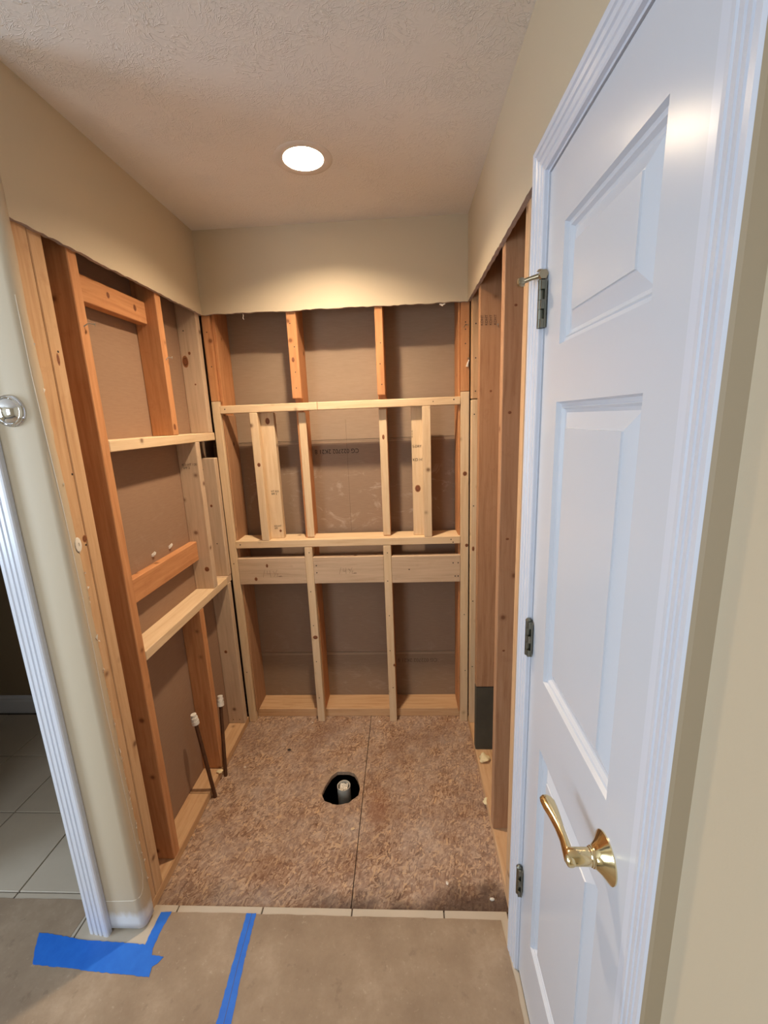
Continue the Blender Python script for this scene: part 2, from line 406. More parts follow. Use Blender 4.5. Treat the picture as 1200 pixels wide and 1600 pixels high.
# ================================================================== SETTING
S = 'structure'
# ---- floor slab with tiles, open over the drain
fb = bmesh.new()
bmbox(fb, (-2.4, -3.4, -.06), (XR + .1, -.9065, -.010)); bmbox(fb, (-2.4, -.9065, -.06), (-.1144, .12, -.010))
floor = fin('floor', fb, M_GROUT, kind=S, label='tiled floor partly covered by brown paper')
xs = [1.290, .981, .673, .367, .072, -.230] + [-.230 - .310 * k for k in range(1, 8)]
ys = [.069 - .315 * k for k in range(0, 12)]
G = .0022
for i in range(len(xs) - 1):
    for j in range(len(ys) - 1):
        x1, x0 = xs[i] - G, xs[i + 1] + G; y1, y0 = ys[j] - G, ys[j + 1] + G
        if ys[j] > -.87 and x1 > -.2:
            if x0 > -.24: continue
        if j == 3 and x1 > -.13: y1 = -.9075
        if y0 > -.88 + .0 and x0 > -.25: continue
        if y1 < -2.45 or x0 < -2.1 and y1 < -1.6: continue
        x1 = min(x1, W + .004)
        if x0 >= x1: continue
        box('tile', (x0, max(y0, -3.4), -.011), (x1, y1, 0), M_TILE, floor, .0012)
# ---- subfloor panels of strand board
hole = [(.483, -.455), (.501, -.487), (.540, -.501), (.574, -.504), (.609, -.494), (.647, -.454), (.650, -.414), (.639, -.375), (.617, -.339), (.585, -.326), (.533, -.328), (.510, -.354), (.488, -.415)]
def osb(name, x0, x1, seamside, withhole, label):
    bm = bmesh.new()
    ya, yb = -.906, .20
    out = []
    for i in range(41):
        out.append((x0 + (x1 - x0) * i / 40, ya + (random.uniform(0, .004) if 0 < i < 40 else 0)))
    out += [(x1, yb), (x0, yb)]
    top = [bm.verts.new((x, y, ZO)) for x, y in out]; bot = [bm.verts.new((x, y, ZO - .018)) for x, y in out]
    et = [bm.edges.new((top[i], top[(i + 1) % len(top)])) for i in range(len(top))]
    for i in range(len(top)):
        k = (i + 1) % len(top); bm.faces.new([top[i], top[k], bot[k], bot[i]])
    if withhole:
        hp = []
        n = len(hole)
        for i in range(n):
            a, b = Vector(hole[i]), Vector(hole[(i + 1) % n])
            for t in (0, .33, .66):
                q = a.lerp(b, t); hp.append((q.x + random.uniform(-.0015, .0015), q.y + random.uniform(-.0015, .0015)))
        ht = [bm.verts.new((x, y, ZO)) for x, y in hp]; hb = [bm.verts.new((x, y, ZO - .018)) for x, y in hp]
        for i in range(len(ht)):
            k = (i + 1) % len(ht); et.append(bm.edges.new((ht[i], ht[k]))); bm.faces.new([ht[i], ht[k], hb[k], hb[i]])
    bmesh.ops.triangle_fill(bm, edges=et, use_beauty=True, normal=(0, 0, 1))
    return fin(name, bm, M_OSB, floor, label=label)
osb('subfloor_panel', -.11, .6655, 1, True, 'worn strand board subfloor panel with a rough drain hole')
osb('subfloor_panel', .6685, 1.30, 0, False, 'worn strand board subfloor panel with dark water stain along its front edge')
cb = bmesh.new(); bmbox(cb, (-.12, -.95, -.62), (1.3, .22, -.60))
fin('crawlspace_ground', cb, M_EARTH, floor)
cb = bmesh.new()
for q in (((-.13, -.95, -.6), (-.11, .22, -.03)), ((1.29, -.95, -.6), (1.31, .22, -.03)), ((-.13, -.95, -.6), (1.3, -.93, -.06)), ((-.13, .2, -.6), (1.3, .22, -.03))): bmbox(cb, *q)
fin('crawlspace_wall', cb, M_EARTH, floor)
for x in (.24, .9): board('floor_joist', (x, -.93, -.27), (x + .038, .2, -.03), 'brown', floor)

# ---- ceiling with a hole for the recessed light
LX, LY = .592, -.452
bm = bmesh.new()
oc = [(-2.5, -3.6), (1.5, -3.6), (1.5, .32), (-2.5, .32)]
tv = [bm.verts.new((x, y, H)) for x, y in oc]; hv = [bm.verts.new((LX + .074 * math.cos(a), LY + .074 * math.sin(a), H)) for a in [2 * math.pi * k / 40 for k in range(40)]]
ed = [bm.edges.new((tv[i], tv[(i + 1) % 4])) for i in range(4)] + [bm.edges.new((hv[i], hv[(i + 1) % 40])) for i in range(40)]
bmesh.ops.triangle_fill(bm, edges=ed, use_beauty=True, normal=(0, 0, -1))
g = bmesh.ops.extrude_face_region(bm, geom=bm.faces[:]); bmesh.ops.translate(bm, verts=[v for v in g['geom'] if isinstance(v, bmesh.types.BMVert)], vec=(0, 0, .0127))
ceiling = fin('ceiling', bm, M_CEIL, kind=S, label='stomp-textured white ceiling')

# ---- back wall: drywall header + framing
def header(name, fn, u0, u1, label, extra=None, t=.0127):
    bm = bmesh.new(); n = 70
    low = [(u0 + (u1 - u0) * i / n, ZC + random.uniform(-.0022, .0022) + .0009 * math.sin(i * .21)) for i in range(n + 1)]
    prism(bm, low + (extra or [(u1, H), (u0, H)]), fn, 0, t, 1, 0)
    return fin(name, bm, [M_WALL, M_GYP], kind=S, label=label)
wall_back = header('wall_back', lambda u, v, t: (u, t, v), 0, W, 'back wall: beige drywall header above open stud framing')
YF = .0127; YS = .0508; YP = .18
def bstud(x0, x1, y0, y1, z0, z1, kind, label=None, name='stud'): return board(name, (x0, y0, z0), (x1, y1, z1), kind, wall_back, label)
# backing drywall seen from behind, three sheets with open joints
for k, (z0, z1, mm, lb) in enumerate(((-.005, .314, M_BOARD3, 'lowest brown backing sheet, dusty'), (.317, 1.516, M_BOARD2, 'middle brown backing sheet with pale smears and a printed code'), (1.519, H, M_BOARD, 'upper brown backing sheet'))):
    bp = box('backing_panel', (-.115, YP, z0), (1.30, YP + .0127, z1), mm, wall_back, .001, label=lb)
    if k < 2: box('paper_edge', (-.10, YP - .0006, z1 - .012), (1.286, YP + .0002, z1 - .008), M_TAPEEDGE, bp, 0)
    if k < 2: box('paper_edge', (-.10, YP - .0006, z1 - .002), (1.286, YP + .0002, z1 + .001), M_TAPEEDGE, bp, 0)
    if k == 1: bmid = bp
    if k == 0: blow = bp
# the sheets hang upside down, so their codes are printed upside down
text('printed_code', 'CG 022702 2K21 8', .0315, (.659, YP - .0008, 1.471), (-1, 0, 0), (0, 0, -1), M_INK, bmid, 'black code printed upside down on brown paper', .92)
text('printed_code', 'CG 022702 2K21 8', .031, (1.048, YP - .0008, .271), (-1, 0, 0), (0, 0, -1), M_INK2, blow, 'faint code printed upside down on brown paper', .92)
box('pencil_line', (.597, YP - .0005, 1.034), (.5982, YP + .0002, 1.62), M_INK2, bmid, 0)
box('leak_screen', (-.2, YP + .013, -.6), (1.4, YP + .03, H + .01), M_DARKWALL, wall_back, 0)  # unseen sheet added behind the joints to keep sky light from leaking in
# bottom plate of the back wall
board('bottom_plate', (-.012, .057, -.0096), (XR, YP, .040), 'plate', wall_back, 'orange wooden bottom plate lying on the subfloor')
# original deep studs behind
for x0, kd, lb in ((-.011, 'old', 'old stud behind the left corner post'), (.380, 'old', 'old left full-height stud'), (.776, 'old', 'old right full-height stud'), (1.158, 'old', 'old stud behind the right corner post')):
    s = bstud(x0, x0 + .036, YS + .002, YP - .0005, .041, H, kd, lb)
# fresh faces within the recess band
s = bstud(.389, .425, YS - .004, YS + .0015, 1.042, 1.660, 'pine', 'pale facing strip on the left recessed stud')
s = bstud(.775, .812, YS - .004, YS + .0015, 1.042, 1.660, 'pine', 'pale facing strip on the right recessed stud'); knot(s, (.793, YS - .004, 1.53), '-y', .012, .006)
# furring strips in front
def fur(x0, x1, z0, z1, kind, label, nails, kn=()):
    s = board('furring_strip', (x0, YF, z0), (x1, YS - .0002, z1), kind, wall_back, label)
    for z in nails: nail(s, (x0 + (x1 - x0) * random.uniform(.35, .65), YF, z), '-y')
    for z, f, a, b in kn: knot(s, (x0 + (x1 - x0) * f, YF, z), '-y', a, b)
    return s
s = fur(.377, .421, 1.723, H, 'old', 'orange upper furring strip, left', (2.05, 1.95, 1.84, 1.77), ((1.895, .4, .012, .007),)); fur(.775, .811, 1.723, H, 'old', 'orange upper furring strip, right', (1.95, 1.86, 1.77))
fur(.375, .414, -.0090, .9985, 'pine', 'pale lower furring strip reaching the subfloor, left', (.97, .76, .57, .36, .14), ((.502, .55, .011, .013),))
fur(.773, .812, -.0090, .9985, 'pine', 'pale lower furring strip reaching the subfloor, right', (.96, .81, .62, .42, .2), ((.335, .9, .008, .006),))
s = fur(-.0120, .0255, -.0090, 1.7235, 'pine', 'pale left corner post', (.92, .3), ()); fur(-.0120, .0255, 1.7245, H, 'old', 'orange top of the left corner post', (2.03, 1.88))
s = fur(1.157, 1.1965, -.0090, 1.7235, 'pine', 'pale right corner post', (.62, .3), ((1.346, .5, .011, .010), (.99, .75, .009, .008)))
s2 = fur(1.157, 1.1965, 1.7245, H, 'old', 'orange top of the right corner post', (2.02, 1.93, 1.99))
bent_nail(s2, (1.17, YF, 2.0), (1.182, YF - .02, 2.004), .0035)
# second ply beside each corner post, seen in the bay
board('stud', (.0262, YS - .02, .041), (.0345, YP - .001, 1.66), 'brown', wall_back, 'side board beside the left corner post')
board('stud', (.0262, YS - .02, 1.70), (.0420, YP - .001, H), 'old', wall_back, 'orange side board beside the left corner post')
board('stud', (1.1480, YS - .02, .041), (1.1564, YP - .001, H), 'old', wall_back, 'side board beside the right corner post')
# horizontal rails: niche head and niche sill
box_h = board('rail', (.0262, YF, 1.667), (.490, YS + .002, 1.703), 'pine', wall_back, 'pale upper rail, left length')
nail(box_h, (.05, YF, 1.687), '-y', .003)
box_h2 = board('rail', (.4912, YF, 1.667), (1.1560, YS + .002, 1.703), 'pine', wall_back, 'pale upper rail, right length')
nail(box_h2, (1.125, YF, 1.69), '-y', .0034); nail(box_h2, (1.03, YF, 1.685), '-y')
sill = board('rail', (.0262, YF, 1.0), (1.1560, .132, 1.038), 'pine', wall_back, 'pale deep sill rail of the niche')
for x, z in ((.05, 1.02), (1.11, 1.022), (1.12, 1.008)): nail(sill, (x, YF, z), '-y', .0032)
# niche uprights: front strip plus wide board
n1 = board('niche_stud', (.164, YF, 1.0385), (.202, YS - .0005, 1.6665), 'pine', wall_back, 'narrow front upright of the niche, left'); knot(n1, (.187, YF, 1.42), '-y', .010, .008)
n3 = board('niche_stud', (.979, YF, 1.0385), (1.018, YS - .0005, 1.6665), 'pine', wall_back, 'narrow front upright of the niche, right')
n2 = board('niche_stud', (.180, YS, 1.0385), (.268, YS + .037, 1.6665), 'pine', wall_back, 'wide stamped board behind the left niche upright')
n4 = board('niche_stud', (.928, YS, 1.0385), (1.016, YS + .037, 1.6665), 'pine', wall_back, 'wide stamped board behind the right niche upright')
knot(n2, (.237, YS, 1.625), '-y', .016, .011); knot(n2, (.252, YS, 1.078), '-y', .007, .006)
knot(n4, (.953, YS, 1.275), '-y', .018, .014)
text('lumber_stamp', 'HT KD\nSPF 2', .013, (.222, YS - .0008, 1.278), (1, 0, 0), (0, 0, 1), M_INK, n2, 'small black lumber grade stamp')
text('lumber_stamp', 'KD-HT\nSPF', .012, (.222, YS - .0008, 1.10), (1, 0, 0), (0, 0, 1), M_INK, n2, 'small black lumber grade stamp near the board foot')
text('lumber_stamp', 'S-DRY', .016, (.931, YS - .0008, 1.475), (1, 0, 0), (0, 0, 1), M_INK, n4, 'upper black lumber stamp')
text('lumber_stamp', 'KD HT', .019, (.931, YS - .0008, 1.410), (1, 0, 0), (0, 0, 1), M_INK, n4, 'lower black lumber stamp')
text('lumber_stamp', '10 12 16', .010, (.934, YS - .0008, 1.52), (0, 0, 1), (-1, 0, 0), M_INK2, n4, 'faint upright lumber stamp')
# 2x6 blocking between the lower strips
bk = []
for x0, x1, dz, lb in ((.0262, .3745, .002, 'pale blocking board, left bay'), (.4145, .7725, 0, 'pale blocking board with pencilled figures, middle bay'), (.8125, 1.1560, -.004, 'pale blocking board, right bay')):
    bk.append(board('blocking', (x0, YF + .001, .803 + dz), (x1, YF + .038, .944 + dz), 'grey', wall_back, lb))
knot(bk[0], (.176, YF + .001, .905), '-y', .010, .006); knot(bk[0], (.112, YF + .001, .834), '-y', .010, .008)
for b_, pts in ((bk[1], ((.43, .90), (.43, .862))), (bk[2], ((1.12, .90), (1.13, .83), (1.145, .90), (1.145, .83), (.9, .87)))):
    for x, z in pts: nail(b_, (x, YF + .001, z), '-y', .0034)
def scribble(b_, x, z, sc):
    bm = bmesh.new()
    for st in (((0, 0), (.3, 1.1)), ((.7, 1.0), (.6, .5), (1.1, .55)), ((1.05, 1.05), (1.1, 0)), ((1.6, .1), (2.1, 1.1)), ((1.5, .9), (1.7, .6), (1.62, .55)), ((2.0, .5), (2.2, .55), (2.0, .1), (2.7, .2), (2.3, .1), (2.8, .12))):
        tube(bm, [(x + a * sc, YF + .0007, z + c * sc) for a, c in st], .0006, 4)
    fin('pencil_figures', bm, M_INK2, b_, label='pencilled figures on the board')
scribble(bk[0], .150, .842, .036); scribble(bk[1], .545, .852, .032)

# ---- left wall
bm = bmesh.new(); n = 60
low = [(0 - .958 * i / n, ZC + random.uniform(-.002, .002) + .0008 * math.sin(i * .3)) for i in range(n + 1)]
prism(bm, low + [(-.958, H), (0, H)], lambda u, v, t: (-t, u, v), 0, .0127, 1, 0)
wall_left = fin('wall_left', bm, [M_WALL, M_GYP], kind=S, label='left alcove wall: beige drywall header above open stud framing')
XB = -.1017
def lst(name, y0, y1, z0, z1, kind, label, x0=XB, x1=XL, ax=None): return board(name, (x0, y0, z0), (x1, y1, z1), kind, wall_left, label, ax)
lp = box('backing_panel', (XB - .0127, -.975, -.02), (XB - .0003, YP + .012, H), M_BOARDL, wall_left, .001, label='brown paper back of the neighbouring drywall')
lst('bottom_plate', -.93, -.487, -.0096, .0285, 'plate', 'front length of the left bottom plate')
lst('bottom_plate', -.483, .0125, -.0096, .0265, 'plate', 'rear length of the left bottom plate')
sA = lst('stud', -.9615, -.9000, .029, H, 'old', 'stud against the cut drywall corner'); sA.data.materials[0] = wood('plate', 'z')
sB = lst('stud', -.8975, -.8545, .029, H, 'plate', 'second stud of the doubled corner')
sC = lst('stud', -.7750, -.7375, .029, H, 'old', 'full-height dark-sided orange stud')
sD = lst('stud', -.3530, -.3160, 1.5825, H, 'old', 'orange stud standing on the upper rail'); knot(sD, (XL, -.340, 1.615), '+x', .013, .010)
sE = lst('stud', -.0410, -.0035, 1.5825, H, 'grey', 'pale stud with a large knot above the upper rail'); knot(sE, (-.083, -.041, 1.90), '-y', .026, .014); knot(sE, (-.060, -.041, 1.935), '-y', .007, .006); knot(sE, (-.05, -.041, 1.80), '-y', .004, .004)
rl1 = lst('rail', -.7365, .0115, 1.546, 1.582, 'pine', 'pale upper rail of the left wall', ax='y')
sE2 = lst('stud', -.1880, -.1510, .8695, 1.5455, 'grey', 'pale stamped stud between the two rails'); knot(sE2, (-.037, -.188, .965), '-y', .012, .011)
sF = lst('stud', -.0260, .0115, .8695, 1.463, 'grey', 'pale short stud beside the back corner'); knot(sF, (-.055, -.026, 1.232), '-y', .007, .006)
rl2 = lst('rail', -.7365, -.045, .833, .869, 'pine', 'pale lower rail of the left wall', ax='y')
board('rail', (XB, -.0435, .833), (XL - .002, .0115, .869), 'grey', wall_left, 'cracked rear end of the lower rail', 'y')
sD2 = lst('stud', -.3500, -.3130, .029, .8325, 'old', 'orange stud below the lower rail')
sF2 = lst('stud', -.0430, -.0060, .027, .8325, 'grey', 'pale stud below the lower rail beside the back corner'); knot(sF2, (-.069, -.043, .456), '-y', .009, .008)
for z in (.05,): nail(sF2, (-.075, -.043, z), '-y'); nail(sF2, (-.04, -.043, z), '-y')
for x, z in ((-.075, 1.41), (-.05, 1.04)): nail(sF, (x, -.026, z), '-y', .003)
nail(sE, (-.075, -.041, 2.03), '-y', .003)
# blocking between studs
b1 = board('blocking', (XB + .010, -.7370, 1.992), (-.055, -.3535, 2.070), 'old', wall_left, 'short blocking board under the header', 'y'); knot(b1, (-.055, -.56, 2.04), '+x', .010, .008); knot(b1, (-.055, -.42, 2.035), '+x', .012, .009)
b2 = board('blocking', (XB + .0005, -.7370, 1.012), (-.068, -.1885, 1.100), 'old', wall_left, 'short blocking board above the lower rail', 'y')
bent_nail(sC, (XL, -.757, 1.905), (XL + .022, -.742, 1.912)); bent_nail(sD, (XL, -.337, 1.868), (XL + .018, -.325, 1.876))
for z, y in ((1.82, -.872), (1.50, -.905), (1.30, -.905)): nail(sB if y > -.89 else sA, (XL, y, z), '+x', .003)
knot(sB, (XL, -.876, 1.80), '+x', .016, .005); knot(sA, (XL, -.905, 1.318), '+x', .011, .009)
text('lumber_stamp', 'KD-HT 120\n SPF 2', .014, (-.087, -.1888, 1.446), (1, 0, 0), (0, 0, 1), M_INK, sE2, 'small black lumber grade stamp')

# ---- right wall (polygon in y-z with door opening)
bm = bmesh.new(); n = 60
low = [(0 - .965 * i / n, ZC + random.uniform(-.002, .002) + .0008 * math.sin(i * .27)) for i in range(n + 1)]
poly = low + [(-.965, .0), (-1.050, .0), (-1.050, 2.082), (-1.546, 2.082), (-1.546, 0), (-3.4, 0), (-3.4, H), (0, H)]
prism(bm, poly, lambda u, v, t: (W + t, u, v), 0, .0127, 1, 0)
wall_right = fin('wall_right', bm, [M_WALL, M_GYP], kind=S, label='right wall: beige drywall with stud framing exposed beyond the closet door')
def rst(name, y0, y1, z0, z1, kind, label, x0=XR + .0003, x1=XR + .089, ax=None): return board(name, (x0, y0, z0), (x1, y1, z1), kind, wall_right, label, ax)
box('backing_panel', (XR + .0895, -3.4, -.02), (XR + .102, YP + .012, H), M_BOARDL, wall_right, .001, label='brown paper back of the closet drywall')
rst('bottom_plate', -1.03, .012, -.0096, .0285, 'plate', 'right bottom plate')
sG = rst('stud', -.046, -.008, 1.688, H, 'plate', 'upper stud beside the right back corner')
sG2 = rst('stud', -.046, -.008, .029, 1.684, 'pine', 'pale lower stud beside the right back corner'); knot(sG2, (XR + .012, -.046, .99), '-y', .012, .006)
for z in (1.62, 1.2, .72, .36): nail(sG2, (XR + .012, -.046, z), '-y', .003)
for z in (2.0, 1.86, 1.72): nail(sG, (XR + .016, -.046, z), '-y', .003)
sH = rst('stud', -.232, -.194, .372, H, 'brown', 'brown stamped stud'); knot(sH, (1.244, -.232, 1.708), '-y', .005, .005)
sH2 = rst('stud_foot', -.231, -.195, .029, .368, 'brown', 'foot of the stud darkened by a teal stain'); sH2.data.materials[0] = M_TEAL
sI = rst('stud', -.640, -.602, .029, H, 'brown', 'brown stud nearest the closet door bay')
knot(sI, (1.232, -.640, 1.93), '-y', .004, .005); knot(sI, (1.222, -.640, 1.62), '-y', .005, .006); knot(sI, (1.225, -.640, 1.21), '-y', .004, .006); knot(sI, (1.222, -.640, .80), '-y', .004, .005)
rst('stud', -.888, -.850, .029, H, 'plate', 'orange edge of the stud beside the door casing'); rst('stud', -1.03, -.992, .029, H, 'plate', 'trimmer stud behind the door casing')
for k in range(4):
    text('lumber_stamp', 'KDHT', .014, (1.210 + .017 * k, -.2326, 1.955), (0, 0, 1), (-1, 0, 0), M_INK, sH, 'black upright lumber stamp')
bent_nail(sH, (1.268, -.236, 1.95), (1.262, -.255, 1.952), .003)
bent_nail(s2, (1.188, YF, 1.865), (1.192, YF - .015, 1.862), .003)

# ---- front wall piece with rounded corner and doorway to the dim room
YW = -.988; R = .019
bm = bmesh.new()
arc = [(-R + R * math.cos(a), YW + R - R * math.sin(a)) for a in [math.pi / 2 * k / 8 for k in range(9)]]
zs = [.014 + (ZC - .014) * k / 90 for k in range(91)] + [H]
rows = []
EDGE = [(.0, -.934), (.2, -.937), (.43, -.941), (.70, -.945), (.90, -.947), (1.10, -.946), (1.25, -.946), (1.42, -.951), (1.56, -.957), (1.75, -.956), (1.90, -.962), (2.2, -.954)]
SCORE = [(.0, -.957), (.25, -.954), (.52, -.960), (.82, -.968), (1.0, -.967), (1.2, -.969), (1.4, -.972), (1.6, -.978), (1.75, -.981), (2.2, -.981)]
def lerp(tab, z):
    for (a, p), (b, q) in zip(tab, tab[1:]):
        if z <= b: return p + (q - p) * (z - a) / (b - a)
    return tab[-1][1]
def skin_x(y): return 0.0 if y > YW + R else -R + math.sqrt(max(0, R * R - (YW + R - y) ** 2))
for z in zs:
    ye = lerp(EDGE, z) + random.uniform(-.0018, .0018)
    if z >= ZC - .01: ye = -.9580
    out = [(0, ye), (0, -.9685)] + arc[1:-1] + [(-R, YW), (-.178, YW)]
    inn = [(-.178, YW + .0127), (-.0127, YW + .0127), (-.0127, ye)]
    rows.append([bm.verts.new((x, y, z)) for x, y in out + inn])
n = len(rows[0])
for a, b in zip(rows, rows[1:]):
    for k in range(n):
        f = bm.faces.new([a[k], a[(k + 1) % n], b[(k + 1) % n], b[k]]); f.material_index = 1 if k >= n - 1 else 0; f.smooth = k < n - 1
bm.faces.new(rows[0][::-1]); bm.faces.new(rows[-1])
bmbox(bm, (-.955, YW, 2.075), (-.179, YW + .0127, H)); bmbox(bm, (-2.4, YW, 0), (-.956, YW + .0127, H))
bmbox(bm, (-2.4, -.886, 0), (-.956, -.873, H)); bmbox(bm, (-.955, -.886, 2.075), (-.179, -.873, H))
wall_front = fin('wall_front', bm, [M_WALLF, M_GYP], kind=S, label='beige wall end with rounded corner beside the dim doorway')
board('stud', (-.175, YW + .0132, .0), (-.137, -.932, H), 'old', wall_front, 'trimmer stud inside the wall end')
# score line left by a knife, running down the corner and turning round the foot
bm = bmesh.new()
pts = [(skin_x(lerp(SCORE, z)) + .0003, lerp(SCORE, z), z) for z in [1.93 - .06 * k for k in range(30)]] + [(.0, -.9640, .150), (-.0008, -.9740, .138), (-.004, -.9805, .135), (-.012, -.9865, .134), (-.022, YW - .0003, .131), (-.06, YW - .0003, .129), (-.111, YW - .0003, .127)]
tube(bm, pts, .0009, 5); fin('score_line', bm, M_SHRED, wall_front, label='pale knife-cut line along the paint edge')
bm = bmesh.new()
for k in range(46):
    z = random.choice([random.uniform(.1, .95), random.uniform(.2, 2.0)]); y = lerp(EDGE, z) + random.uniform(-.004, .003); r = random.uniform(.0015, .005)
    q = [Vector((random.uniform(.0002, .004), y + random.uniform(-r, r), z + random.uniform(-r * 2.2, r * 2.2))) for _ in range(4)]
    vs = [bm.verts.new(p) for p in q]
    for a, b, c in ((0, 1, 2), (0, 2, 3), (0, 3, 1), (1, 3, 2)): bm.faces.new([vs[a], vs[b], vs[c]])
fin('torn_paper_edge', bm, M_SHRED, wall_front, kind='stuff', label='torn white drywall paper along the cut edge')
bm = bmesh.new(); lathe(bm, [(.014, 0), (.013, .0015), (.004, .0022), (.0035, -.002), (.001, -.002)], 'x', 14, (0, 0, 0)); o = fin('torn_screw_patch', bm, M_SHRED, wall_front, (.0005, -.948, 1.313), label='torn round patch at a screw hole'); o.scale = (1, .8, 1.5)

# ---- shell of the dim room and the outer room
def slab(name, lo, hi, m, label): return box(name, lo, hi, m, None, 0, label=label, kind=S)
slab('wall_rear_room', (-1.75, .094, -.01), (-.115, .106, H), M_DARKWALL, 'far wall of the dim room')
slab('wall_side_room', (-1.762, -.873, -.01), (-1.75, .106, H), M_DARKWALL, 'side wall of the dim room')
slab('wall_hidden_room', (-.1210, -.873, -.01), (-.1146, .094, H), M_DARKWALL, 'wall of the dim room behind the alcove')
bm = bmesh.new()
prism(bm, [(0, 0), (.014, 0), (.014, .075), (.011, .085), (.011, .095), (.006, .105), (0, .110)], lambda u, v, t: (t, .0935 - u, v), -1.749, -.1215)
fin('baseboard_rear', bm, M_TRIM, kind=S, label='white baseboard in the dim room')
# outer room, with window openings
bm = bmesh.new()
for q in (((-2.412, -3.4, 0), (-2.4, -2.75, H)), ((-2.412, -1.75, 0), (-2.4, -.9, H)), ((-2.412, -2.75, 0), (-2.4, -1.75, .8)), ((-2.412, -2.75, 2.1), (-2.4, -1.75, H))): bmbox(bm, *q)
fin('wall_window_side', bm, M_WALL, kind=S, label='outer room wall with a window')
bm = bmesh.new()
for q in (((-2.412, -3.412, 0), (-1.1, -3.4, H)), ((-.1, -3.412, 0), (1.3, -3.4, H)), ((-1.1, -3.412, 0), (-.1, -3.4, .85)), ((-1.1, -3.412, 2.05), (-.1, -3.4, H))): bmbox(bm, *q)
fin('wall_behind', bm, M_WALL, kind=S, label='outer room wall behind the camera with a window')
def window(name, fn, u0, u1, v0, v1):
    bm = bmesh.new()
    def bx(a0, b0, a1, b1, t0, t1):
        p = fn(a0, b0, t0); q = fn(a1, b1, t1); bmbox(bm, [min(p[i], q[i]) for i in range(3)], [max(p[i], q[i]) for i in range(3)])
    w = .045
    bx(u0, v0, u0 + w, v1, -.04, .01); bx(u1 - w, v0, u1, v1, -.04, .01); bx(u0, v0, u1, v0 + w, -.039, .012); bx(u0, v1 - w, u1, v1, -.039, .009); bx(u0, (v0 + v1) / 2 - .02, u1, (v0 + v1) / 2 + .02, -.035, .005)
    fin(name, bm, M_TRIM, kind=S, label='white window frame of the outer room')
window('window_1', lambda u, v, t: (-2.4 + t, u, v), -2.75, -1.75, .8, 2.1)
window('window_2', lambda u, v, t: (u, -3.4 + t, v), -1.1, -.1, .85, 2.05)

# ---- mouldings
CAS = [(0, 0), (0, .0075), (.003, .0095), (.010, .0105), (.0115, .0080), (.0135, .0080), (.0155, .0110), (.024, .0125), (.0255, .0095), (.0275, .0095), (.0295, .0135), (.037, .0150), (.0385, .0120), (.0405, .0120), (.0425, .0160), (.0515, .0172), (.0555, .0155), (.057, .0120), (.057, 0)]
def casing(bm, fn, a0, a1, top, prof=CAS, z0=0.0, ws=1.0):
    """mitred casing round an opening; fn(a, z, t) maps"""
    paths = []
    for u, v in prof:
        u *= ws
        paths.append([fn(a0 - u, z0, v), fn(a0 - u, top + u, v), fn(a1 + u, top + u, v), fn(a1 + u, z0, v)])
    V = [[bm.verts.new(p) for p in pa] for pa in paths]
    n = len(V)
    for i in range(n):
        j = (i + 1) % n
        for k in range(3): bm.faces.new([V[i][k], V[i][k + 1], V[j][k + 1], V[j][k]])
    bm.faces.new([V[i][0] for i in range(n)]); bm.faces.new([V[i][3] for i in range(n)])
# closet door casing on the right wall : a runs along -y
YH, YL_, DT = -1.0630, -1.5320, 2.066
trim_1 = empty('trim_1', (W, -1.3, 0)); trim_1['kind'] = S; trim_1['label'] = 'white fluted casing and frame round the closet door'
bm = bmesh.new(); casing(bm, lambda a, z, t: (W - t, -a, z), 1.0580, 1.5590, DT + .008)
fin('casing', bm, M_TRIM, trim_1, label='fluted white door casing')
bm = bmesh.new()
for q in (((W - .0005, -1.0612, 0), (XR + .089, -1.0495, DT + .014)), ((W - .0005, -1.5560, 0), (XR + .089, -1.5350, DT + .014)), ((W - .0005, -1.5350, DT + .003), (XR + .089, -1.0612, DT + .014))): bmbox(bm, *q)
bmbox(bm, (W + .038, -1.0800, 0), (W + .050, -1.0612, DT + .003)); bmbox(bm, (W + .038, -1.5350, DT - .012), (W + .050, -1.0612, DT + .003))
fin('door_jamb', bm, M_TRIM, trim_1)
bm = bmesh.new(); prism(bm, [(0, 0), (.0165, 0), (.014, .004), (0, .012)], lambda u, v, t: (W - u, -1.6160 - v, t), 0, 2.13); fin('shade_strip', bm, M_CASING_SHADE, trim_1, label='darker beige strip painted as the shaded band along the casing')  # added strip whose darker colour paints the shadowed band beside the casing

# ---- closet door
XD = W + .002; DY0, DY1 = -1.5330, -1.0645; DZ0, DZ1 = .012, DT
PAN = [(-1.4555, -1.1530, 1.741, 1.948), (-1.4575, -1.1530, 1.026, 1.635), (-1.4575, -1.1530, .240, .850)]
bm = bmesh.new()
ysd = [DY0, -1.4575, -1.1530, DY1]; zsd = [DZ0, .240, .850, 1.026, 1.635, 1.741, 1.948, DZ1]
grid = {}
for i, y in enumerate(ysd):
    for j, z in enumerate(zsd): grid[i, j] = bm.verts.new((XD, y, z))
for i in range(3):
    for j in range(7):
        if i == 1 and j in (1, 3, 5): continue
        bm.faces.new([grid[i, j], grid[i + 1, j], grid[i + 1, j + 1], grid[i, j + 1]])
ob = [grid[0, 0], grid[3, 0], grid[3, 7], grid[0, 7]]
back = [bm.verts.new(v.co + Vector((.035, 0, 0))) for v in ob]
bm.faces.new(back)
per = [[grid[i, 0] for i in range(4)], [grid[3, j] for j in range(8)], [grid[i, 7] for i in (3, 2, 1, 0)], [grid[0, j] for j in range(7, -1, -1)]]
for k, e in enumerate(per): bm.faces.new(e + [back[(k + 1) % 4], back[k]])
door = fin('door_1', bm, M_WHITE, kind=S, label='narrow white three-panel closet door')
